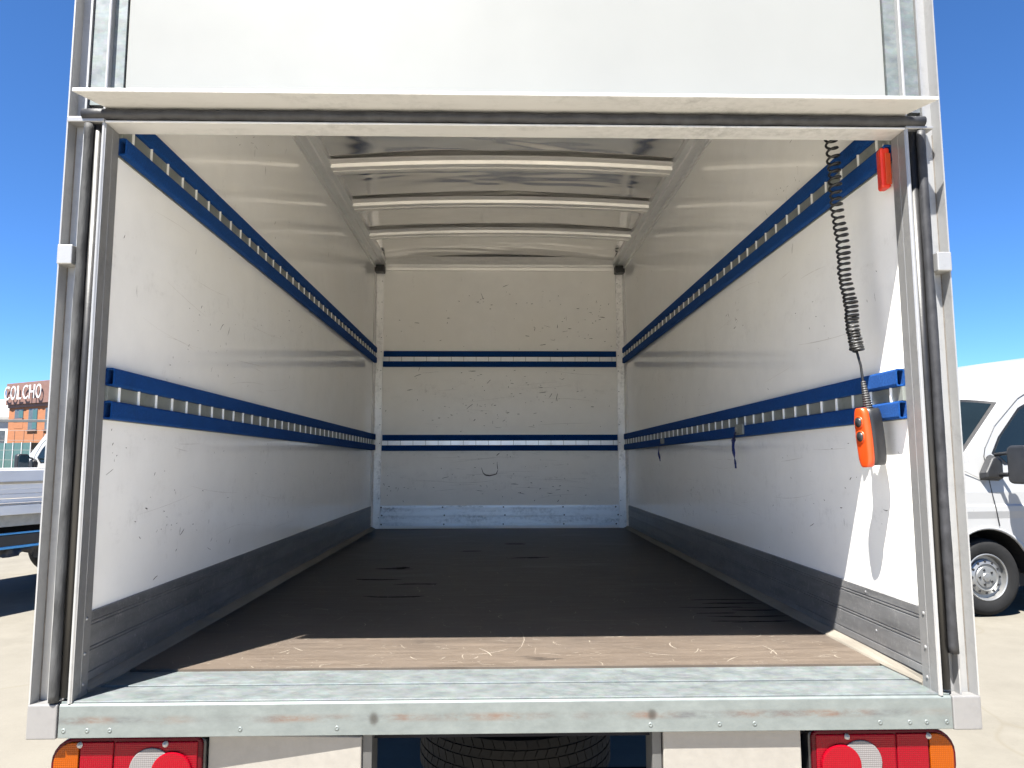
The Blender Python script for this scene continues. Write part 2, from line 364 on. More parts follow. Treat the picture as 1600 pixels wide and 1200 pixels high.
# roof skin, arched
def arch(x, rise): return rise*(1-(x/0.95)**2)
m = MB(); nx = 24
for j, y in enumerate((0.05, 0.4, 0.8, 1.2, 1.6, 2.0, 2.4, 2.8, 3.2, 3.6, L)):
    for i in range(nx+1):
        x = -1.0+2.0*i/nx; m.v.append((x, y, 2.158+arch(x, 0.034)))
for j in range(10):
    for i in range(nx):
        a = j*(nx+1)+i; m.f.append((a, a+1, a+nx+2, a+nx+1))
k = len(m.v); m.v += [(p[0], p[1], p[2]+0.012) for p in m.v[:]]; m.f += [tuple(q+k for q in f) for f in m.f[:]]
rf = part(m, 'roof_sheet', 'roof_metal', smooth=True)
for sx in (-1, 1):
    rr = part(MB().prism([(sx*1.0135, 2.095), (sx*1.002, 2.095), (sx*1.000, 2.118), (sx*0.962, 2.122), (sx*0.958, 2.132), (sx*0.925, 2.134), (sx*0.920, 2.172), (sx*1.0135, 2.172)], 'y', 0.07, L-0.03), 'roof_rail', 'rail_grey', 0.0012)
for i, y in enumerate((0.28, 0.88, 1.48, 2.08, 2.675, 3.27)):
    prof = [(-0.072, 0.0), (-0.066, -0.006), (-0.040, -0.007), (-0.034, -0.024), (-0.007, -0.026), (-0.005, -0.012), (0.003, -0.012), (0.005, -0.026), (0.030, -0.024), (0.036, -0.007), (0.064, -0.006), (0.070, 0.0)]
    m = MB(); nb = 20
    for a in range(nb+1):
        x = -0.93+1.86*a/nb
        for (dy, dz) in prof: m.v.append((x, y+dy*1.45, 2.148+arch(x, 0.030)+dz*1.0))
    n = len(prof)
    for a in range(nb):
        for b in range(n-1): m.f.append((a*n+b, a*n+b+1, (a+1)*n+b+1, (a+1)*n+b))
    part(m, 'roof_bow', 'bow_metal', smooth='auto')
    # small rivets at the bow ends
# trim where the end wall meets the roof
tt = part(MB().prism([(L-0.001, 2.085), (L-0.010, 2.088), (L-0.012, 2.112), (L-0.020, 2.114), (L-0.030, 2.134), (L-0.036, 2.136), (L-0.060, 2.160), (L-0.066, 2.160), (L-0.095, 2.180), (L-0.001, 2.190)], 'x', -0.93, 0.93), 'top_trim', 'bow_metal', 0.001)
for sx in (-1, 1):
    a, b = sorted((sx*1.012, sx*0.935))
    part(MB().box(a, b, L-0.075, L-0.002, 2.060, 2.118), 'corner_block', 'dark_plastic', 0.004)
    a, b = sorted((sx*1.010, sx*0.948))
    p1 = part(MB().prism([(sx*1.0135, L-0.0005), (sx*0.944, L-0.0005), (sx*0.946, L-0.007), (sx*1.000, L-0.009), (sx*1.007, L-0.018), (sx*1.009, L-0.062), (sx*1.0135, L-0.064)], 'z', FZ, 2.059), 'corner_post', 'post_metal', 0.0012)
    rv = MB()
    for k in range(14): rv.lathe([(0, -0.0035), (0.003, -0.003), (0.0045, 0)], (sx*0.958, L-0.0075, 0.10+k*0.145+random.uniform(-.02, .02)), 'y', 8)
    tag(sub(rv, 'rivets', 'grey_steel', p1), kind='stuff')
# kick plates: ribbed planks
KZ = 0.192
def kick_profile(d=1):
    """(offset from wall, z): two planks with paired grooves"""
    pts = [(0.0, KZ), (0.006, KZ-0.001)]
    for z in (KZ-0.022, KZ-0.030, KZ-0.082, KZ-0.090, KZ-0.140):
        pts += [(0.0065, z+0.0022), (0.0040, z+0.001), (0.0040, z-0.001), (0.0065, z-0.0022)]
    pts += [(0.0065, FZ+0.020), (0.0, FZ+0.020)]
    return pts
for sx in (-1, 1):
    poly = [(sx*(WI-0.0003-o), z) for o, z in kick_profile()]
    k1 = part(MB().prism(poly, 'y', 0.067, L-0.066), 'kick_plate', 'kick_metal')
    rv = MB()
    for zz in (KZ-0.012, 0.085):
        for k in range(12): rv.lathe([(0, -0.002*sx), (0.0025, -0.0016*sx), (0.004, 0)], (sx*(WI-0.0068), 0.30+k*0.32+random.uniform(-.03, .03), zz), 'x', 8)
    tag(sub(rv, 'rivets', 'aluminium', k1), kind='stuff')
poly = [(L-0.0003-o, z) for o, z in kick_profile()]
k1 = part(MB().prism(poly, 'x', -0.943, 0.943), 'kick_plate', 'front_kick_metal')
rv = MB()
for xx in (-0.93, -0.45, 0.03, 0.50, 0.925):
    for zz in (KZ-0.014, 0.115, 0.045): rv.lathe([(0, -0.003), (0.004, -0.0025), (0.0065, 0)], (xx+random.uniform(-.01, .01), L-0.0068, zz), 'y', 8)
tag(sub(rv, 'rivets', 'scuff_dark', k1), kind='stuff')

# lashing rails
bar_mesh_side = None
def lashing_rail(side, zc0, zc1, label):
    """side -1/1: along a side wall, 0: across the end wall. zc0..zc1 = height of its centre line, rear to front"""
    a, b = (0.070, 3.985) if side else (-0.940, 0.940)
    H, G, T = 0.0655, 0.0185, 0.024
    m = MB()
    def put(o, z): return (o, z)
    prof = [(0.0, -H), (0.003, -H), (0.003, -G-0.001), (0.015, -G+0.001), (0.015, G-0.001), (0.003, G+0.001), (0.003, H), (0.0, H)]
    def conv(poly): return [((WI-o)*side, z) for o, z in poly] if side else [(L-o, z) for o, z in poly]
    ax = 'y' if side else 'x'
    if side: root_loc = (0, 0, F+(zc0+zc1)/2)
    else: root_loc = (0, 0, F+zc0)
    sl = (zc1-zc0)/(b-a) if side else 0.0
    def shear(mb):
        if side: mb.v = [(p[0], p[1], p[2]+sl*(p[1]-(a+b)/2)) for p in mb.v]
        return mb
    rail = shear(MB().prism(conv(prof), ax, a, b)).build('lashing_rail', 'rail_metal' if side else 'rail_lit', truck, root_loc)
    rail['label'] = label
    for s in (1, -1):
        z0, z1 = sorted((s*(G+0.0005), s*(H-0.0015)))
        out = [(0.0032+p[0], p[1]) for p in rrect(0.0, T, z0, z1, 0.006, 3)]
        inn = [(0.0032+p[0], p[1]) for p in rrect(0.004, T-0.004, z0+0.004, z1-0.004, 0.003, 3)]
        ns = 40; f = MB()
        wob = [random.uniform(-0.0006, 0.0006) for _ in range(ns+1)]
        for q in range(ns):
            pass
        f.ring(conv(out), conv(inn), ax, a+(0.004 if s > 0 else 0.0)+0.001, b-0.002)
        shear(f).build('felt_strip', 'blue_felt', rail, None, 0.0, False)
    # cross bars: one mesh, shared
    key = 'bar_side' if side else 'bar_end'
    me = bpy.data.meshes.get(key)
    if me is None:
        w = 0.0016 if side else 0.0018
        mb = MB()
        if side: mb.box(-0.0030, 0.0030, -w, w, -G, G)
        else: mb.box(-w, w, -0.0022, 0.0022, -G, G)
        me = bpy.data.meshes.new(key); me.from_pydata(mb.v, [], mb.f); me.update()
    if side:
        k = 0.119
        while k < b-0.02:
            link('cross_bar', me, 'bar_metal', rail, (side*(WI-0.0172), k, sl*(k-(a+b)/2)))
            k += 0.1002
    else:
        for q in range(19):
            link('cross_bar', me, 'grey_steel', rail, (-0.892+q*0.0998, L-0.0150, 0))
    return rail
lashing_rail(-1, 1.398, 1.386, 'upper blue lashing rail on the left wall')
lashing_rail(-1, 0.719, 0.690, 'lower blue lashing rail on the left wall')
lashing_rail(1, 1.398, 1.386, 'upper blue lashing rail on the right wall')
lashing_rail(1, 0.719, 0.690, 'lower blue lashing rail on the right wall')
lashing_rail(0, 1.357, 0, 'upper dark blue lashing rail on the end wall')
lashing_rail(0, 0.684, 0, 'lower dark blue lashing rail on the end wall')

# ---- rear frame
for sx in (-1, 1):
    def PX(pts): return [(sx*x, y) for x, y in pts]
    ZT = 2.24
    pil = part(MB().prism(PX([(1.100, 0.0), (1.0965, 0.0), (1.0935, 0.030), (1.073, 0.031), (1.0635, 0.010), (1.0595, 0.010), (1.0595, 0.034), (1.0132, 0.034), (1.0132, 0.001), (1.0122, 0.0), (1.0085, 0.0), (1.0065, 0.0015), (1.0065, 0.030), (1.0072, 0.031), (1.0072, 0.033), (1.0065, 0.034), (1.0065, 0.065), (1.100, 0.065)]), 'z', 0.0005, ZT), 'rear_pillar', 'aluminium_pale')
    pil['label'] = 'pale aluminium rear pillar on the %s of the opening' % ('left' if sx < 0 else 'right')
    # worn inner flange plate
    sub(MB().prism(PX([(1.0064, 0.002), (1.0040, 0.003), (1.0040, 0.0295), (1.0046, 0.0305), (1.0046, 0.0335), (1.0040, 0.0345), (1.0040, 0.064), (1.0064, 0.0645)]), 'z', 0.001, 1.386), 'inner_flange', 'aluminium', pil)
    # rubber seal with a worn ridge
    m = MB(); pts = []; zz = 0.0
    nz = 90; rs = []
    for k in range(nz+1):
        z = 0.004+(1.384-0.004)*k/nz
        dx = 0.0005*math.sin(z*9+sx)
        pts.append((sx*(1.0465+dx), 0.004, z)); rs.append(0.0112+0.0005*math.sin(z*23)+random.uniform(-.0002, .0002))
    if sx > 0: pts = pts[6:]; rs = rs[6:]
    sub(m.tube(pts, rs, 14), 'rubber_seal', 'rubber_dusty' if sx < 0 else 'rubber', pil, 0, True)
    sub(MB().tube([(sx*1.0275, 0.0165, 0.012), (sx*1.0275, 0.0165, 1.384)], 0.0125, 10), 'gap_shade', 'black_plastic', pil, 0, True)  # black tube in the gap stands in for its shadow
    sub(MB().tube([(sx*1.0928, 0.0295, 0.002), (sx*1.0928, 0.0295, 1.386)], 0.0013, 6), 'dark_seam', 'scuff_dark', pil)  # thin dark line along the inner corner of the lip
    # hinge bracket
    zc = 1.050 if sx < 0 else 1.042
    a, b = sorted((sx*1.0985, sx*1.0625))
    br = sub(MB().box(a, b, -0.008, 0.030, zc-0.024, zc+0.024), 'hinge_bracket', 'aluminium_pale', pil, 0.0025)
    # rivets
    for zz in (0.18, 0.10, 0.03):
        sub(MB().lathe([(0, -0.003*sx), (0.003, -0.0025*sx), (0.005, 0)], (sx*1.0040, 0.045, zz), 'x', 10), 'rivet', 'aluminium', pil, 0, True)
for sx in (-1, 1):
    def PX(pts): return [(sx*x, y) for x, y in pts]
    s_ = part(MB().prism(PX([(1.057, 0.016), (1.0300, 0.016), (1.0285, 0.0125), (1.0170, 0.0125), (1.0155, 0.016), (0.9755, 0.016), (0.9755, 0.060), (1.057, 0.060)]), 'z', 1.4405, 2.24), 'side_strip', 'galvanised')
    s_['label'] = 'galvanised strip beside the white panel'
up_ = part(MB().box(-0.9725, 0.9725, 0.020, 0.060, 1.4405, 2.235), 'upper_panel', 'white_panel', 0.002)
up_['label'] = 'plain white panel above the opening'
part(MB().box(-1.105, 1.105, -0.004, L+0.06, 2.2405, 2.262), 'roof_edge', 'white_panel', 0.004)
hd = part(MB().prism([(0.0, 1.3875), (0.065, 1.3875), (0.065, 1.4385), (0.024, 1.4385), (0.022, 1.4225), (0.018, 1.4205), (0.018, 1.3945), (0.0015, 1.3935), (0.0, 1.392)], 'x', -1.0058, 1.0058), 'header', 'header_metal', 0.0008)
hd['label'] = 'pale header rail over the opening'
pts = [(-1.062+2.118*k/60, 0.002, 1.4085+0.0008*math.sin(k*1.3)) for k in range(61)]
sub(MB().tube(pts, [0.0135+0.0005*math.sin(k*2.1) for k in range(61)], 14), 'rubber_seal', 'rubber', hd, 0, True)
sub(MB().add([(-1.044, -0.080, 1.4255), (1.046, -0.080, 1.4255), (0.998, 0.0215, 1.4255), (-0.998, 0.0215, 1.4255), (-1.044, -0.080, 1.4345), (1.046, -0.080, 1.4345), (0.998, 0.0215, 1.4360), (-0.998, 0.0215, 1.4360)],
    [(0, 3, 2, 1), (4, 5, 6, 7), (0, 1, 5, 4), (1, 2, 6, 5), (2, 3, 7, 6), (3, 0, 4, 7)]), 'ledge', 'header_metal', hd, 0.0015)
a = sub(MB().box(-1.0985, -1.0075, -0.0025, 0.028, 1.388, 1.402), 'header_end', 'aluminium', hd, 0.002)
a = sub(MB().box(1.0075, 1.078, -0.0015, 0.028, 1.389, 1.397), 'header_end', 'aluminium', hd, 0.002)

# ---- sill
si = part(MB().prism([(0.0, -0.0745), (0.0, -0.004), (0.004, 0.0), (0.1125, 0.002), (0.1125, -0.03), (0.05, -0.07), (0.05, -0.0745)], 'x', -1.0305, 1.0325), 'rear_sill', 'galvanised_front', 0.0015)
si['label'] = 'galvanised steel sill with a rusty rub line and two dark dents'
sub(MB().box(-1.004, 1.004, 0.114, 0.2255, -0.03, 0.0065), 'sill_plate', 'galvanised', si, 0.0015)
sub(MB().box(-1.0300, 1.0320, 0.0065, 0.1095, -0.0005, 0.0042), 'sill_plate', 'galvanised', si, 0.0015)
for sx in (-1, 1):
    a, b = sorted((sx*1.101, sx*1.0335))
    sub(MB().box(a, b, -0.002, 0.064, -0.0765, 0.0), 'end_cap', 'cap_metal', si, 0.003)
    a, b = sorted((sx*1.101, sx*1.0335))
for xx in (-1.018, -0.965, -0.914, -0.62, 0.322, 0.483, 0.93, 0.86, 0.97, 1.018, 0.565, -0.40):
    sub(MB().lathe([(0, -0.0006), (0.0016, -0.0006), (0.0018, -0.0012), (0.0050, -0.0010), (0.0058, 0.001)], (xx, 0.0, -0.058), 'y', 14), 'rivet', 'galvanised_front', si, 0, True)
part(MB().box(-1.0, 1.0, 0.0525, 0.30, -0.10, -0.076), 'sill_beam', 'chassis')

# ---- tail lights
def tail_light(sx, label):
    root = bpy.data.objects.new('tail_light', None); col.objects.link(root); root.parent = truck
    cx, cz = (-0.884 if sx < 0 else 0.878), -0.150
    root.location = (cx, 0.03, F+cz); root['label'] = label
    w, h = 0.172, 0.068
    def X(a, b): return sorted((sx*a, sx*b))      # positive = outward
    def outline(x0, x1, h_, ri, ro, n=6):
        pts = []
        for (cx_, cz_, a0, r) in ((x1-ro, h_-ro, 0, ro), (x0+ri, h_-ri, 90, ri), (x0+ri, -h_+ri, 180, ri), (x1-ro, -h_+ro, 270, ro)):
            for i in range(n+1):
                b = R(a0+90*i/n); pts.append((sx*(cx_+r*math.cos(b)), cz_+r*math.sin(b)))
        return pts
    MB().prism(outline(-w, w, h, 0.018, 0.055), 'y', -0.006, 0.050).build('housing', 'dark_red_lens', root, None, 0.004)
    MB().prism(outline(-w-0.006, w-0.01, h-0.004, 0.012, 0.05), 'y', 0.0, 0.062).build('backing', 'black_plastic', root, None, 0.004)
    hi = h-0.009
    # amber end, red middle halves, inner red corner
    am = [(0.108, hi), (0.125, hi)] + [(w-0.052+0.044*math.cos(R(a)), hi-0.044+0.044*math.sin(R(a))) for a in range(80, -1, -10)] + [(w-0.052+0.044*math.cos(R(a)), -hi+0.044+0.044*math.sin(R(a))) for a in range(0, -81, -10)] + [(0.125, -hi), (0.108, -hi)]
    MB().prism([(sx*x, z) for x, z in am], 'y', -0.010, 0.0).build('amber_lens', 'amber_lens', root, None, 0.002)
    MB().box(*X(0.030, 0.1045), -0.0095, 0.0, -hi, hi).build('red_lens', 'red_lens', root, None, 0.002)
    MB().box(*X(-0.162, 0.0285), -0.0088, 0.0, -hi, hi).build('reflector', 'red_lens', root, None, 0.004)
    MB().prism(circle(sx*-0.058, -0.004, 0.050, 32), 'y', -0.0125, -0.004).build('reversing_lens', 'clear_lens', root, None, 0.002)
    MB().prism(circle(sx*-0.105, -0.010, 0.047, 32), 'y', -0.0150, -0.004).build('brake_lens', 'bright_red_lens', root, None, 0.003)
    for x in (0.106, -0.088):
        MB().lathe([(0, -0.016), (0.003, -0.0155), (0.0042, -0.012), (0.0065, -0.011), (0.007, -0.004)], (sx*x, 0, hi-0.006), 'y', 10).build('screw', 'grey_steel', root, None, 0, True)
    return root
tail_light(-1, 'red and amber tail light under the left end of the sill')
tail_light(1, 'red and amber tail light under the right end of the sill')

# ---- underside
pl = part(MB().box(-0.705, -0.345, 0.0, 0.05, -0.36, -0.082).xf(Matrix.Translation((0, 0.026, 0)) @ Matrix.Translation((-0.525, 0, 0)) @ Matrix.Rotation(R(-4), 4, 'Z') @ Matrix.Translation((0.525, 0, 0))), 'lift_housing', 'pale_plate', 0.003)
pl = part(MB().box(0.355, 0.680, 0.020, 0.08, -0.36, -0.0775), 'lift_housing', 'pale_plate', 0.003)
part(MB().box(-0.3445, -0.322, 0.02, 0.10, -0.36, -0.0775), 'side_plate', 'plate_shade', 0.002)
part(MB().box(0.330, 0.3525, 0.026, 0.10, -0.36, -0.0775), 'side_plate', 'plate_shade', 0.002)
for sx in (-1, 1):
    a, b = sorted((sx*0.43, sx*0.50)); part(MB().box(a, b, 0.16, L, -0.28, -0.12), 'chassis_rail', 'chassis', 0.004)
part(MB().box(-0.70, 0.70, 0.40, 0.46, -0.22, -0.11), 'cross_member', 'chassis', 0.004)
part(MB().box(-0.60, 0.60, 1.75, 1.85, -0.36, -0.15), 'cross_member', 'chassis', 0.004)
part(MB().box(-1.06, 1.06, 0.31, L, -0.10, -0.062), 'underfloor', 'chassis')
part(MB().box(-0.60, 0.60, 0.33, 0.37, -0.42, -0.30), 'cross_member', 'chassis', 0.003)
for k, zz in enumerate((-0.095, -0.118)):
    part(MB().lathe([(0.004, -0.008), (0.008, -0.008), (0.008, 0.0), (0.0, 0.0)], (0.262, 0.20, zz), 'y', 12), 'nut', 'grey_steel', 0, True)
# spare tyre lying flat, with tread blocks
sp = bpy.data.objects.new('spare_tyre', None); col.objects.link(sp); sp.parent = truck; sp.location = (0.035, 1.00, F-0.42)
prof = [(0.20, -0.085), (0.27, -0.105), (0.315, -0.100), (0.338, -0.085), (0.338, 0.085), (0.315, 0.100), (0.27, 0.105), (0.20, 0.085)]
MB().lathe(prof, (0, 0, 0), 'z', 48).build('carcass', 'tyre', sp, None, 0, 'auto')
m = MB()
for row, (z0, z1, off) in enumerate(((-0.082, -0.048, 0), (-0.042, -0.016, .5), (-0.010, 0.022, 0), (0.028, 0.052, .5), (0.058, 0.084, 0))):
    nb = 60
    for k in range(nb):
        a0 = 2*math.pi*(k+off)/nb; a1 = a0+2*math.pi/nb*0.90; sk = 0.03*(1 if row % 2 else -1)
        P = []
        for r in (0.336, 0.3425):
            for (a, z) in ((a0, z0), (a1, z0), (a1+sk, z1), (a0+sk, z1)): P.append((r*math.cos(a), r*math.sin(a), z))
        m.add(P, [(0, 3, 2, 1), (4, 5, 6, 7), (0, 1, 5, 4), (1, 2, 6, 5), (2, 3, 7, 6), (3, 0, 4, 7)])
tag(m.build('tread_blocks', 'tyre', sp), kind='stuff')
MB().lathe([(0.0, 0.06), (0.10, 0.06), (0.12, 0.02), (0.20, 0.02), (0.215, 0.085)], (0, 0, 0), 'z', 32).build('rim', 'rim_steel', sp, None, 0, 'auto')
# rear wheels
def wheel_parts(root, R_=0.34, W=0.22, rim=0.205):
    """axis along local y, outer face at -W/2"""
    h = W/2
    t_ = MB().lathe([(rim, -h+.012), (rim+0.02, -h+0.002), (R_-0.055, -h-0.004), (R_-0.022, -h+0.006), (R_-0.006, -h+0.026), (R_, -h+0.045), (R_, h-0.045), (R_-0.022, h-0.006), (rim+.02, h), (rim, h-.01)], (0, 0, 0), 'y', 56).build('tyre', 'tyre', root, None, 0, 'auto')
    MB().lathe([(rim+0.004, -h+0.008), (rim-0.004, -h+0.004), (rim-0.012, -h+0.010), (rim-0.020, -h+0.05), (rim-0.045, -h+0.052), (rim-0.050, -h+0.036), (0.118, -h+0.018), (0.112, -h+0.028), (0.096, -h+0.028), (0.090, -h+0.020), (0.040, -h+0.018), (0.034, -h+0.008), (0.0, -h+0.006)], (0, 0, 0), 'y', 48).build('rim', 'rim_steel', root, None, 0, 'auto')
    for k in range(5):
        a = R(90+72*k+18)
        MB().lathe([(0.0, -h+0.012), (0.010, -h+0.012), (0.0115, -h+0.019)], (0.066*math.cos(a), 0, 0.066*math.sin(a)), 'y', 10).build('bolt', 'black_plastic', root)
    for k in range(12):
        a = R(30*k); q = MB().prism(circle(0, 0, 0.0125, 10), 'y', -0.004, 0.006)
        q.v = [(p[0]*0.85, p[1], p[2]) for p in q.v]
        q.xf(Matrix.Rotation(-a+math.pi/2, 4, 'Y')); q.v = [(p[0]+0.138*math.cos(a), p[1]-h+0.0262, p[2]+0.138*math.sin(a)) for p in q.v]
        q.build('vent_hole', 'wheel_black', root)
for sx in (-1, 1):
    w_ = bpy.data.objects.new('rear_wheel', None); col.objects.link(w_); w_.parent = truck; w_.location = (sx*0.93, 2.35, 0.345)
    w_.rotation_euler.z = sx*math.pi/2
    wheel_parts(w_)
w_ = part(MB().tube([(-0.85, 2.35, 0.345-F), (0.85, 2.35, 0.345-F)], 0.055, 10), 'rear_axle', 'chassis', 0, True)

# ---- marks on walls and floor (shaped scuffs, gouges, scratches)
def stroke(m, p, ang, ln, w, put, bend=0.0, n=4):
    pts = []
    for i in range(n+1):
        t_ = i/n-0.5; a = ang+bend*t_
        pts.append((p[0]+ln*t_*math.cos(a), p[1]+ln*t_*math.sin(a)+bend*ln*0.3*(t_*t_)))
    vs = []
    for i, q in enumerate(pts):
        ww = w*(0.25+0.75*math.sin(math.pi*(i+0.35)/(n+0.7)))*random.uniform(.6, 1.2)
        nx_, ny_ = -math.sin(ang), math.cos(ang)
        vs += [put(q[0]+nx_*ww, q[1]+ny_*ww), put(q[0]-nx_*ww, q[1]-ny_*ww)]
    m.add(vs, [(2*i, 2*i+1, 2*i+3, 2*i+2) for i in range(n)])
def cluster_points(n, u0, u1, bands):
    cl = [(random.uniform(u0, u1), random.uniform(*random.choice(bands)), random.uniform(.05, .22)) for _ in range(16)]
    out = []
    for k in range(n):
        if random.random() < .72:
            c = random.choice(cl); p = (random.gauss(c[0], c[2]*1.4), random.gauss(c[1], c[2]*.5))
        else: p = (random.uniform(u0, u1), random.uniform(*random.choice(bands)))
        if u0 < p[0] < u1 and any(b[0] < p[1] < b[1] for b in bands): out.append(p)
    return out
BANDS = ((0.215, 0.635), (0.215, 0.635), (0.80, 1.31), (1.48, 2.05))
def rub_lines(n, u0, u1, put):
    m = MB()
    for k in range(n):
        b = random.choice(BANDS[:3]); z = random.uniform(b[0]+.02, b[1]-.02); u = random.uniform(u0+.3, u1-.3)
        stroke(m, (u, z), random.gauss(0, .07), random.uniform(.08, .45), random.uniform(.0004, .0012), put, random.uniform(-.1, .1), 8)
    return m
for sx in (-1, 1):
    m = MB()
    for (y, z) in cluster_points(300, 0.12, 3.95, BANDS):
        a = random.choice((random.gauss(0, .25), random.gauss(math.pi/2, .3), random.gauss(0.9, .4)))
        stroke(m, (y, z), a, random.choice((0.004, 0.006, 0.009, 0.012, 0.03))*random.uniform(.6, 1.3), random.uniform(0.0005, 0.0018), lambda u, v: (sx*(WI-0.0006), u, v), random.uniform(-.25, .25))
    tag(sub(m, 'scuff_marks', 'scuff_dark', walls[sx]), kind='stuff')
    tag(sub(rub_lines(46, 0.1, 3.95, lambda u, v: (sx*(WI-0.0004), u, v)), 'rub_marks', 'rub_grey', walls[sx]), kind='stuff')
tag(sub(rub_lines(34, -0.93, 0.93, lambda u, v: (u, L-0.0004, v)), 'rub_marks', 'rub_grey', fwall), kind='stuff')
m = MB()
for (x, z) in cluster_points(270, -0.92, 0.92, ((0.21, 0.61), (0.77, 1.28), (0.77, 1.28), (1.44, 2.0))):
    a = random.choice((random.gauss(0, .2), random.gauss(0, .2), random.gauss(1.2, .5)))
    stroke(m, (x, z), a, random.choice((0.006, 0.008, 0.012, 0.012, 0.02, 0.045))*random.uniform(.6, 1.4), random.uniform(0.0008, 0.0028), lambda u, v: (u, L-0.0006, v), random.uniform(-.15, .15))
# the hooked gouge below the lower rail
g_ = [(-0.150, 0.488), (-0.135, 0.445), (-0.115, 0.428), (-0.085, 0.424), (-0.055, 0.430), (-0.030, 0.438), (-0.018, 0.470)]
for i in range(len(g_)-1):
    (x0, z0), (x1, z1) = g_[i], g_[i+1]; w0 = (0.001, 0.003, 0.0055, 0.005, 0.004, 0.004, 0.001)
    d = Vector((x1-x0, z1-z0)).normalized(); nn = (-d.y, d.x)
    m.add([(x0+nn[0]*w0[i], L-0.0009, z0+nn[1]*w0[i]), (x0-nn[0]*w0[i], L-0.0009, z0-nn[1]*w0[i]), (x1-nn[0]*w0[i+1], L-0.0009, z1-nn[1]*w0[i+1]), (x1+nn[0]*w0[i+1], L-0.0009, z1+nn[1]*w0[i+1])], [(0, 1, 2, 3)])
tag(sub(m, 'scuff_marks', 'scuff_dark', fwall), kind='stuff')
m = MB()
for k in range(700):
    y = 0.24+random.random()**1.4*2.6; x = random.uniform(-0.95, 0.95)
    stroke(m, (x, y), random.choice((random.gauss(0, .4), random.gauss(1.5, .5), random.uniform(0, 3))), random.choice((0.006, 0.01, 0.02, 0.05))*random.uniform(.6, 1.5), random.uniform(0.0003, 0.0011), lambda u, v: (u, v, FZ+0.0005), random.uniform(-1.2, 1.2))
for (x, y, a, l_, w) in ((-0.05, 0.36, 0.5, 0.12, .0012), (-0.06, 0.37, 2.0, 0.09, .0014), (0.42, 0.33, -0.4, 0.10, .001), (0.05, 0.5, 1.5, 0.3, .0006), (0.3, 0.75, -0.1, 0.35, .0006), (0.75, 0.36, 1.6, .1, .001)):
    stroke(m, (x, y), a, l_, w, lambda u, v: (u, v, FZ+0.0006), 0.3)
tag(sub(m, 'scratches', 'scratch_light', fl), kind='stuff')
m = MB()
for (x, y, l_, w) in ((-0.54, 1.92, .17, .030), (-0.51, 1.96, .07, .030), (-0.56, 1.61, .25, .022), (-0.36, 1.49, .19, .020), (-0.39, 1.19, .25, .018), (0.83, 1.10, .26, .010), (0.86, 1.03, .22, .012), (0.80, 0.95, .24, .008), (0.90, 0.90, .18, .014), (0.86, 0.80, .24, .012), (0.84, 0.725, .28, .016), (0.75, 0.86, .16, .007), (0.06, 2.95, .14, .03), (0.14, 2.3, .18, .03), (-0.2, 2.6, .12, .02)):
    for q in range(3): stroke(m, (x+random.uniform(-.25, .25)*l_, y+random.uniform(-.4, .4)*w), random.gauss(0, .06), l_*random.uniform(.5, 1), w*random.uniform(.35, .8), lambda u, v: (u, v, FZ+0.0004+q*0.00005), random.uniform(-.2, .2), 9)
tag(sub(m, 'dark_stains', 'floor_stain', fl), kind='stuff')

# ---- red holder by the right pillar
hold = part(MB().prism([(0.976, 0.070), (1.0035, 0.070), (1.0035, 0.105), (0.984, 0.105)], 'z', 1.262, 1.372), 'remote_holder', 'red_orange_plastic', 0.006)
hold['label'] = 'red plastic holder fixed near the top of the right pillar'
sub(MB().prism([(0.988, 0.0665), (1.0030, 0.0665), (1.0030, 0.0695), (0.988, 0.0695)], 'z', 1.270, 1.355), 'front_lip', 'orange_plastic', hold, 0.005)
sub(MB().tube([(0.990, 0.080, 1.365), (0.990, 0.078, 1.379), (0.994, 0.078, 1.386)], 0.003, 8), 'hook', 'grey_steel', hold, 0, True)

# ------------------------------------------------------------------ remote control on its coiled cord
rem = empty('remote_control', (0.957, 0.145, F+0.533), 'orange and black lift remote hanging on a black coiled cord', 'remote')
rb = bpy.data.objects.new('shell', None)
RM = Matrix.Rotation(R(-4.0), 4, 'Y') @ Matrix.Rotation(R(-79), 4, 'Z')
def rp(mb, name, mat, bevel=0, smooth=False, par=None): return mb.xf(RM).build(name, mat, par or rem, None, bevel, smooth)
def rbody(y0, y1, w, z0, z1, taper=0.85):
    m = MB(); n = 0; LV = (0, .025, .07, .14, .28, .42, .56, .70, .82, .90, .955, .985, 1); lv = len(LV)
    for i in range(lv):
        t_ = LV[i]; z = z0+(z1-z0)*t_; e = 0.5*w*(0.80+0.20*math.sin(math.pi*min(1, max(0, t_*0.9+0.08))))*(0.62, .82, .93, 1, 1, 1, 1, 1, 1, .97, .88, .74, .58)[i]
        ring = rrect(-e, e, y0, y1, min(0.012, (y1-y0)*.45), 4); n = len(ring)
        m.v += [(p[0], p[1], z) for p in ring]
    for i in range(lv-1):
        for j in range(n): m.f.append((i*n+j, i*n+(j+1) % n, (i+1)*n+(j+1) % n, (i+1)*n+j))
    m.f += [tuple(range(n-1, -1, -1)), tuple((lv-1)*n+j for j in range(n))]
    return m
rp(rbody(-0.014, 0.029, 0.047, 0.003, 0.153), 'back_shell', 'dark_plastic', 0.004, True)
face = rp(rbody(-0.031, -0.010, 0.050, 0.0, 0.155), 'front_shell', 'orange_plastic', 0.004, True)
for z in (0.118, 0.080):
    b_ = rp(MB().lathe([(0.0165, -0.029), (0.0165, -0.0325), (0.0135, -0.0335), (0.0125, -0.031)], (-0.001, 0, z), 'y', 20), 'button_ring', 'orange_plastic', 0, True)
    rp(MB().lathe([(0.0125, -0.029), (0.012, -0.034), (0.008, -0.0365), (0.0, -0.0375)], (-0.001, 0, z), 'y', 18), 'button', 'dark_plastic', 0, True)
O = Vector((0.957, 0.145, 0.533))
def cp(x, y, z): return Vector((x, y, z)) - O
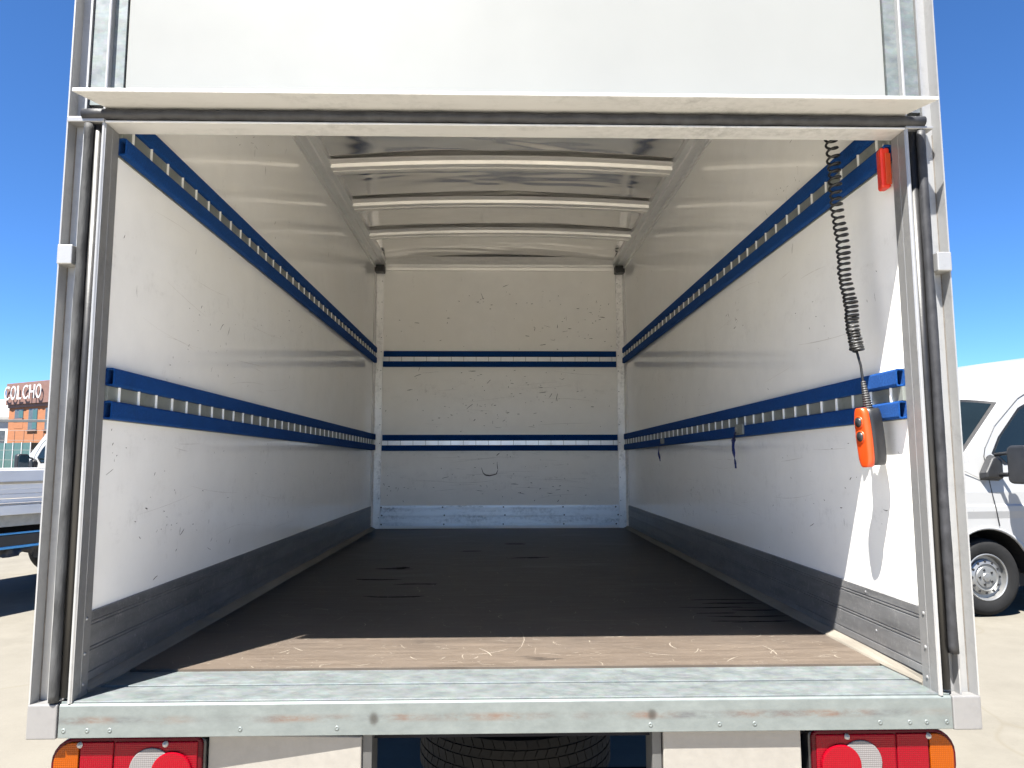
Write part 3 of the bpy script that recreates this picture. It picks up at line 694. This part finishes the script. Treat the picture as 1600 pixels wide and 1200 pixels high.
top = RM @ Vector((0, 0.002, 0.152))
# strain relief: ribbed sleeve
m = MB(); rs = []; pts = []
p1 = cp(0.940, 0.150, 0.765)
for k in range(25):
    t_ = k/24; pts.append(top.lerp(p1, t_*0.92)); rs.append((0.0135-0.0070*t_)*(1.0 if k % 2 else 0.80))
rp_ = m.tube(pts, rs, 12).build('cord_sleeve', 'rubber', rem, None, 0, False)
# straight tail, then the coil
c0 = cp(0.931, 0.155, 0.838); c1 = cp(0.9135, 0.205, 1.475); ctop = cp(0.912, 0.210, 1.62)
path = [top.lerp(p1, .8), p1, p1.lerp(c0, .5)+Vector((.003, 0, 0)), c0]
turns = 43; per = 16
coil = []
ax_ = (c1-c0)
u_ = ax_.normalized().orthogonal().normalized(); v_ = ax_.normalized().cross(u_)
for k in range(turns*per+1):
    q = k/(turns*per); t_ = 0.42*q+0.58*q*q if q < 1 else 1.0
    rad = (0.0150 if k > 10 else 0.0150*k/10)*(1+0.06*math.sin(k*0.113)+0.04*math.sin(k*0.031+1))
    sag = Vector((-0.006*math.sin(math.pi*t_)+0.0022*math.sin(q*23), 0.002*math.sin(q*17), 0.0012*math.sin(q*61)))
    a = 2*math.pi*k/per
    coil.append(c0+ax_*t_+sag+(u_*math.cos(a)+v_*math.sin(a))*rad)
path += coil + [c1.lerp(ctop, .5), ctop]
MB().tube(path, 0.0034, 7).build('coiled_cord', 'black_plastic', rem, None, 0, True)

# ------------------------------------------------------------------ loose blue straps on the right lower rail
def strap(y, z, big, label):
    r_ = empty('strap_stub', (0.985, y, F+z), label, 'strap', 'strap stubs on the right lower rail')
    s = 1.0 if big else 0.72
    fit = MB().box(-0.008, 0.001, -0.050*s, 0.045*s, -0.022*s, 0.022*s).build('metal_fitting', 'rail_metal', r_, None, 0.003)
    MB().lathe([(0.0, -0.004), (0.007*s, -0.003), (0.009*s, 0)], (-0.008, 0.028*s, 0.004), 'x', 10).build('stud', 'grey_steel', r_, None, 0, True)
    m = MB(); n = 14; ln = 0.15 if big else 0.11
    for k in range(n+1):
        t_ = k/n; z_ = -0.012-ln*t_; tw = t_*5.0 if big else t_*2.0
        w = (0.034 if t_ < .25 else 0.017+0.006*math.sin(t_*12))*s*(1.0 if t_ < .9 else 0.6)
        cy = 0.025*s+0.014*math.sin(t_*5.2+1)*t_; cx = -0.014-0.010*math.sin(t_*3)
        dx, dy = math.sin(tw)*w*.4, math.cos(tw)*w*.5
        m.v += [(cx-dx-.001, cy-dy, z_), (cx+dx-.001, cy+dy, z_), (cx+dx+.001, cy+dy, z_), (cx-dx+.001, cy-dy, z_)]
    for k in range(n):
        for j in range(4): m.f.append((4*k+j, 4*k+(j+1) % 4, 4*k+4+(j+1) % 4, 4*k+4+j))
    m.f += [(3, 2, 1, 0), (4*n, 4*n+1, 4*n+2, 4*n+3)]
    m.build('webbing', 'navy_webbing', r_, None, 0, True)
strap(1.250, 0.676, True, 'longer navy strap stub on its metal fitting, on the right lower rail nearer the opening')
strap(2.640, 0.662, False, 'short navy strap stub on the right lower rail, nearer the end wall')

# ------------------------------------------------------------------ vehicles around
from mathutils.geometry import tessellate_polygon
simple('cream_wall', (0.62, 0.60, 0.55), 0.8, 0, 0.1, 1.5)
simple('sky_stripe', (0.06, 0.30, 0.62), 0.35, 0, 0.2, 6)  # blue colour stands in for sky reflected on the guard edges
simple('black_sheet', (0.012, 0.012, 0.014), 0.4, 0, 0.3, 10, 0.3, 20)
simple('dropside_metal', (0.60, 0.61, 0.63), 0.45, 0.1, 0.08, 6, 0.05, 30, stretch=(0.2, 1, 1))
simple('cream_board', (0.40, 0.35, 0.26), 0.7, 0, 0.15, 5, stretch=(0.2, 1, 1))
CC = [(-.93,.22),(-.98,.45),(-.97,.62),(-.93,.80),(-.86,1.0),(-.70,1.15),(-.52,1.26),(-.44,1.31),(.12,1.99),(.20,2.10),(.40,2.27),(.70,2.38),(1.2,2.45)]
SS = [(-.60,.22),(-.62,.45),(-.62,.62),(-.60,.80),(-.55,1.0),(-.42,1.20),(-.27,1.33),(-.19,1.39),(.29,1.92),(.36,2.00),(.50,2.10),(.75,2.18),(1.2,2.24)]
def vehicle_front(root, s_end, mirror_glass=False, high=1.0):
    """front of a van: body shell from the nose to s_end (metres behind the front axle). local x back, y inward, z up"""
    cc = CC+([(2.0, 2.48), (s_end-0.05, 2.48)] if s_end > 2 else [(s_end, 2.46)])+[(s_end+0.02, 2.36), (s_end+0.03, 0.40)]
    ss = SS+([(2.0, 2.27), (s_end-0.05, 2.27)] if s_end > 2 else [(s_end, 2.25)])+[(s_end, 2.18), (s_end+0.01, 0.40)]
    tz = lambda z: 0.0 if z < 1.1 else 0.115*(z-1.1)/1.2
    ws = [-1, -.97, -.9, -.78, -.6, -.35, 0, .35, .6, .78, .9, .97, 1]
    def pt(i, w, off=0.0):
        k = abs(w)**3.2; s = cc[i][0]*(1-k)+ss[i][0]*k; z = cc[i][1]*(1-k)+ss[i][1]*k
        return (s, 0.985+w*1.0*(1-tz(z)), z)
    m = MB(); n = len(cc)
    for w in ws:
        for i in range(n): m.v.append(pt(i, w))
    for a in range(len(ws)-1):
        for i in range(n-1): m.f.append((a*n+i, a*n+i+1, (a+1)*n+i+1, (a+1)*n+i))
    # side panels with wheel arches
    def arc(cx, r, a0, a1, q=14): return [(cx+r*math.cos(R(a0+(a1-a0)*i/q)), 0.36+r*math.sin(R(a0+(a1-a0)*i/q))) for i in range(q+1)]
    low = [p for p in ss[:5]] + [(ss[5][0]-0.06, 1.1)]
    bottom = []
    if s_end > 2: bottom += [(s_end+0.01, 1.1), (s_end+0.01, .40)] + arc(3.05, .41, 0, 180) + arc(0, .425, 5, 175)
    else: bottom += [(s_end+0.01, 1.1), (s_end+0.01, .40)] + arc(0, .425, 5, 175)
    lower = low + bottom; upper = [(ss[5][0]-0.06, 1.1)] + ss[5:-1] + [(s_end+0.01, 1.1)]
    for w in (-1, 1):
        for poly in (lower, upper):
            k = len(m.v); m.v += [(p[0], 0.985+w*(1-tz(p[1])), p[1]) for p in poly]
            for f in tessellate_polygon([[Vector((p[0], p[1], 0)) for p in poly]]): m.f.append(tuple(k+q for q in f))
    body = m.build('body', 'white_paint', root, None, 0, 'auto')
    # windscreen with dark border
    for nm, w0, mat, a0, a1, off in (('windscreen_border', .985, 'black_plastic', 0.0, 0.995, 0.004), ('windscreen', .955, 'car_glass', 0.08, 0.955, 0.007)):
        q = MB(); wl = [w0*x/8 for x in range(-8, 9)]
        for w in wl:
            a, b = Vector(pt(7, w)), Vector(pt(8, w)); nn = Vector((-.76, 0, .65))
            q.v += [tuple(a.lerp(b, a0)+nn*off), tuple(a.lerp(b, a1)+nn*off)]
        for i in range(16): q.f.append((2*i, 2*i+1, 2*i+3, 2*i+2))
        q.build(nm, mat, root, None, 0, True)
    def sidepoly(poly, name, mat, off, par=root, w=-1):
        q = MB(); tt = [Vector((p[0], p[1], 0)) for p in poly]; nn = len(poly)
        q.v += [(p[0], 0.985+w*(1-tz(p[1])+off), p[1]) for p in poly] + [(p[0], 0.985+w*(1-tz(p[1])-.01), p[1]) for p in poly]
        for f in tessellate_polygon([tt]): q.f.append(tuple(f))
        q.f += [(i, (i+1) % nn, (i+1) % nn+nn, i+nn) for i in range(nn)]
        return q.build(name, mat, par)
    win = [(.13, 1.45), (.22, 1.60), (.47, 1.87), (.56, 1.915), (1.08, 1.93), (1.12, 1.42), (.60, 1.36), (.24, 1.345)]
    for w in (-1, 1):
        sidepoly(win, 'window_seal', 'black_plastic', 0.003, w=w)
        cx = sum(p[0] for p in win)/8; cz = sum(p[1] for p in win)/8
        sidepoly([(cx+(p[0]-cx)*.93, cz+(p[1]-cz)*.92) for p in win], 'side_window', 'car_glass', 0.006, w=w)
    # door shut line
    gap = [(.62, 2.03), (.48, 1.955), (.20, 1.70), (.07, 1.50), (.045, 1.42), (.075, 1.10), (.09, .98), (.12, .80)]
    MB().tube([(p[0], 0.985-(1-tz(p[1])+(.001 if p[1] > 1.05 else .014)), p[1]) for p in gap], 0.004, 6).build('door_gap', 'black_plastic', root)
    MB().tube([(-.20, -.012, 1.30), (-.03, -.012, 1.22)], 0.003, 6).build('bonnet_gap', 'grey_steel', root)
    # body crease and arch lip
    MB().prism([(-0.012, 1.000), (-0.026, 0.975), (-0.027, 0.93), (-0.014, 0.86)], 'x', -.48, s_end-.02).build('side_moulding', 'white_paint', root, None, 0.003)
    MB().tube([(p[0], -0.020, p[1]) for p in arc(0, .425, 0, 178, 22)], 0.016, 8).build('arch_lip', 'white_paint', root, None, 0, True)
    MB().lathe([(0.43, 0.0), (0.43, 0.45)], (0, -0.005, 0.36), 'y', 24, 0, math.pi).build('wheel_well', 'wheel_black', root)
    MB().box(-.44, .44, .44, 1.5, .25, .82).build('underbody', 'wheel_black', root)
    MB().box(-.5, s_end, .12, 1.85, .24, .40).build('floor_pan', 'wheel_black', root)
    # bumper, grille, headlights
    q = MB()
    for w in ws[1:-1]:
        for i, o in ((0, 0), (1, -.01), (2, -.01)): p = pt(i, w); q.v.append((p[0]+o, p[1], p[2]))
    for a in range(len(ws)-3):
        for i in range(2): q.f.append((a*3+i, a*3+i+1, a*3+4+i, a*3+3+i))
    q.build('bumper', 'dark_plastic', root, None, 0, True)
    for w in (-1, 1):
        q = MB()
        for ww in (.62, .74, .86):
            for i in (4, 5): p = pt(i, w*ww); q.v.append((p[0]-.012, p[1], p[2]+.008))
        q.f += [(0, 1, 3, 2), (2, 3, 5, 4)]; q.build('headlight', 'clear_lens', root, None, 0, True)
    # mirror
    for w in (-1, 1):
        Y = (lambda v: v) if w < 0 else (lambda v: 1.97-v)
        base = [(-.035, 1.21), (-.035, 1.27), (.05, 1.42), (.09, 1.44), (.17, 1.40), (.17, 1.20)]
        q = MB(); nn = len(base)
        q.v += [(p[0], Y(-.01), p[1]) for p in base] + [(p[0]*.8+.02, Y(-.075), 1.32+(p[1]-1.32)*.8) for p in base]
        q.f += [(i, (i+1) % nn, (i+1) % nn+nn, i+nn) for i in range(nn)] + [tuple(range(nn, 2*nn))]
        q.build('mirror_base', 'dark_plastic', root, None, 0.012)
        MB().tube([(.10, Y(-.05), 1.435), (.14, Y(-.15), 1.45), (.15, Y(-.30), 1.45)], 0.016, 8).build('mirror_arm', 'dark_plastic', root, None, 0, True)
        MB().tube([(.12, Y(-.05), 1.255), (.14, Y(-.15), 1.26), (.15, Y(-.30), 1.26)], 0.020, 8).build('mirror_arm', 'dark_plastic', root, None, 0, True)
        y0, y1 = sorted((Y(-.17), Y(-.39)))
        hd_ = MB().prism(rrect(y0, y1, 1.18, 1.515, 0.05), 'x', .10, .20).build('mirror_head', 'dark_plastic', root, None, 0.02)
        MB().prism(rrect(y0+.02, y1-.02, 1.205, 1.49, 0.04), 'x', .198, .206).build('mirror_glass', 'mirror_glass', hd_)
    for (wy, rz) in ((.12, 0), (1.85, math.pi)):
        w_ = bpy.data.objects.new('front_wheel', None); col.objects.link(w_); w_.parent = root; w_.location = (0, wy, .345); w_.rotation_euler.z = rz
        wheel_parts(w_)
    return body
def rear_wheel(root, s):
    for (wy, rz) in ((.12, 0), (1.85, math.pi)):
        w_ = bpy.data.objects.new('rear_wheel', None); col.objects.link(w_); w_.parent = root; w_.location = (s, wy, .345); w_.rotation_euler.z = rz
        wheel_parts(w_)
van = empty('white_van', (4.36, 4.70, 0), 'white panel van parked to the right, black door mirror and steel wheel showing', 'van', rz=R(7))
vehicle_front(van, 4.05); rear_wheel(van, 3.05)
MB().lathe([(0.42, 0.0), (0.42, 0.45)], (3.05, -0.005, 0.36), 'y', 24, 0, math.pi).build('wheel_well', 'wheel_black', van)

# dropside truck on the left
ds = empty('dropside_truck', (-5.84, 1.72, 0), 'flatbed truck with low aluminium dropsides at the left edge', 'truck', rz=R(70))
vehicle_front(ds, 1.25)
for w in (-1, 1):
    Y = (lambda v: v) if w < 0 else (lambda v: 1.97-v)
    def yb(a, b): return sorted((Y(a), Y(b)))
    for nm, z0, z1, d, mat in (('top_board', 1.178, 1.31, 0.0, 'dropside_metal'), ('plank', 1.134, 1.175, .004, 'dropside_metal'), ('plank', 1.090, 1.131, .004, 'dropside_metal'),
                               ('plank', 1.046, 1.087, .004, 'dropside_metal'), ('plank', 1.004, 1.043, .006, 'dropside_metal')):
        MB().box(1.45, 6.6, *yb(d, .03), z0, z1).build(nm, mat, ds, None, 0.004)
    MB().box(1.45, 6.6, *yb(-.004, .028), 1.180, 1.204).build('cream_band', 'cream_board', ds, None, 0.002)
    MB().box(1.42, 6.64, *yb(-.02, .05), .988, 1.001).build('hinge_rail', 'white_paint', ds, None, 0.004)
    MB().box(1.42, 6.64, *yb(-.015, .06), .892, .984).build('side_rail', 'dropside_metal', ds, None, 0.006)
    MB().box(1.5, 6.5, *yb(.10, .16), .775, .888).build('bed_bearer', 'grey_steel', ds, None, 0.004)
    for z0, z1, nm, mat in ((.705, .722, 'sky_edge', 'sky_stripe'), (.60, .703, 'guard_board', 'black_sheet'), (.572, .598, 'sky_edge', 'sky_stripe')):  # blue edges are painted sky reflections
        MB().box(1.6, 4.55, *yb(.04, .075), z0, z1).build(nm, mat, ds, None, 0.006)
MB().box(1.45, 6.6, .065, 1.90, .90, .96).build('bed_floor', 'cream_board', ds)
MB().box(1.2, 6.6, .45, 1.5, .55, .77).build('chassis_frame', 'chassis', ds, None, 0.004)
m = MB(); n = 60                                                       # torn black sheet hanging below the guard
for i in range(n+1):
    s = 1.7+2.85*i/n
    for j in range(4):
        m.v.append((s, .055+.02*math.sin(s*17+j)+.012*math.sin(s*41)*j, .574-j*(.030+.010*math.sin(s*6.3)+.008*math.sin(s*19))))
for i in range(n):
    for j in range(3): m.f.append((i*4+j, i*4+j+1, i*4+5+j, i*4+4+j))
m.build('torn_sheet', 'black_sheet', ds, None, 0, True)
rear_wheel(ds, 5.7)

# a white cab beyond it, facing left
cb = empty('cab_truck', (-8.60, 11.75, 0), 'white truck cab with a black mirror behind the dropside truck', 'truck', rz=R(-22))
vehicle_front(cb, 1.25)
MB().box(1.25, 5.0, .45, 1.5, .55, .80).build('chassis_frame', 'chassis', cb, None, 0.004)
MB().box(1.35, 5.2, .0, 1.95, .82, .92).build('bed_floor', 'grey_steel', cb, None, 0.004)
rear_wheel(cb, 3.6)

# ------------------------------------------------------------------ street beyond the yard
simple('orange_brick', (0.21, 0.080, 0.032), 0.85, 0, 0.12, 1.2, stretch=(1, 1, 6))
simple('brown_render', (0.12, 0.065, 0.053), 0.7, 0, 0.1, 2)
simple('letter_white', (0.36, 0.36, 0.36), 0.4, 0, 0.02, 2)
simple('grey_roof', (0.20, 0.197, 0.188), 0.7, 0, 0.1, 1, stretch=(4, 1, 1))
simple('white_render', (0.36, 0.36, 0.356), 0.8, 0, 0.06, 1.5)
simple('window_dark', (0.05, 0.055, 0.06), 0.15, 0, 0.3, 2)
simple('fence_steel', (0.10, 0.10, 0.098), 0.5, 0.4, 0.1, 6)
bb = empty('brick_building', (-54.8, 80, 0), 'orange brick building with a brown sign band and white letters', 'building', rz=R(-30))
MB().box(0, 22, 0, 14, 0, 7.25).build('wall', 'orange_brick', bb)
MB().box(-.15, 22.2, -.35, 14, 7.55, 9.95).build('sign_band', 'brown_render', bb, None, .03)
MB().box(-.05, 22.1, -.15, 14, 7.2, 7.55).build('cornice', 'brown_render', bb, None, .03)
for k in range(6):
    x0 = (1.25, 4.05, 7.3, 10.3, 13.3, 16.3)[k]; z0 = 6.0 if k == 0 else 4.7
    w = MB().box(x0, x0+1.75, -.03, .2, z0, 7.0).build('window', 'window_dark', bb)
    MB().box(x0+.85, x0+1.68, -.05, -.031, z0+.1, 6.85).build('pane', 'building_glass', w)
    MB().box(x0-.1, x0+1.85, -.16, 0, z0-.16, z0-.01).build('sill', 'brown_render', w)
    if k == 0:
        MB().box(x0, x0+1.75, -.02, .2, 4.9, 5.7).build('lower_panel', 'orange_brick', bb)
po = MB().box(1.2, 9.5, -2.4, -.01, 0, 3.2).build('glass_porch', 'building_glass', bb, None, .02)
for k in range(6): MB().box(1.15+1.66*k, 1.27+1.66*k, -2.46, -2.39, 0, 3.25).build('porch_post', 'letter_white', po)
for a in range(6):
    MB().tube([(1.5+a*1.9, -.02, 3.4), (1.5+a*1.9, -.02, 4.6)], .03, 6).build('joint_strip', 'brown_render', bb)
lx = 0.05
for ch in 'COLCHO':
    cu = bpy.data.curves.new('letter', 'FONT'); cu.body = ch; cu.size = 2.22; cu.extrude = 0.035; cu.offset = 0.0; cu.resolution_u = 4
    tmp = bpy.data.objects.new('tmp', cu); col.objects.link(tmp)
    me = bpy.data.meshes.new_from_object(tmp.evaluated_get(bpy.context.evaluated_depsgraph_get()))
    bpy.data.objects.remove(tmp)
    xs = [v.co.x for v in me.vertices]; x0, x1 = min(xs), max(xs); w = 0.86 if ch == 'L' else 1.02
    for v in me.vertices:
        v.co = Vector(((v.co.x-x0)/(x1-x0)*w, 0, 0)) + Vector((0, -v.co.z, v.co.y))
    o = link('letter', me, 'letter_white', bb, (lx, -.62, 8.05), 0, None); o['label'] = 'white letter %s on the sign band' % ch
    lx += w+0.27
wb = empty('white_building', (-78, 90, 0), 'low white building with a pale sheet roof left of the brick building', 'building')
MB().box(0, 16.8, 0, 12, 0, 6.55).build('wall', 'white_render', wb)
MB().add([(-.4, -.5, 6.5), (17.0, -.5, 6.5), (17.0, 9, 9.6), (-.4, 9, 9.6), (-.4, -.5, 6.8), (17.0, -.5, 6.8), (17.0, 9, 9.8), (-.4, 9, 9.8)], [(0, 3, 2, 1), (4, 5, 6, 7), (0, 1, 5, 4), (1, 2, 6, 5), (2, 3, 7, 6), (3, 0, 4, 7)]).build('roof', 'grey_roof', wb)
for k in range(6):
    w = MB().box(.9+2.65*k, 2.9+2.65*k, -.06, .1, 3.6, 5.1).build('window', 'window_dark', wb)
    MB().box(1.0+2.65*k, 1.85+2.65*k, -.075, -.061, 3.7, 5.0).build('pane', 'building_glass', w)
    MB().box(1.0+2.65*k, 2.8+2.65*k, -.05, .1, .05, 2.6).build('shutter', 'grey_roof', wb)
fe = empty('yard_fence', (-14, 20, 0), 'grey steel yard fence with a thick top rail and thin wires', 'fence')
MB().box(-8, 44, -.04, .04, 2.53, 2.61).build('top_rail', 'fence_steel', fe, None, .008)
for k in range(32): MB().tube([(-7.4+1.6*k, 0, 0), (-7.4+1.6*k, 0, 2.53)], .018, 6).build('post', 'fence_steel', fe)
for k in range(8): MB().tube([(-8, .02, .25+.29*k), (44, .02, .25+.29*k)], .006, 5).build('wire', 'fence_steel', fe)
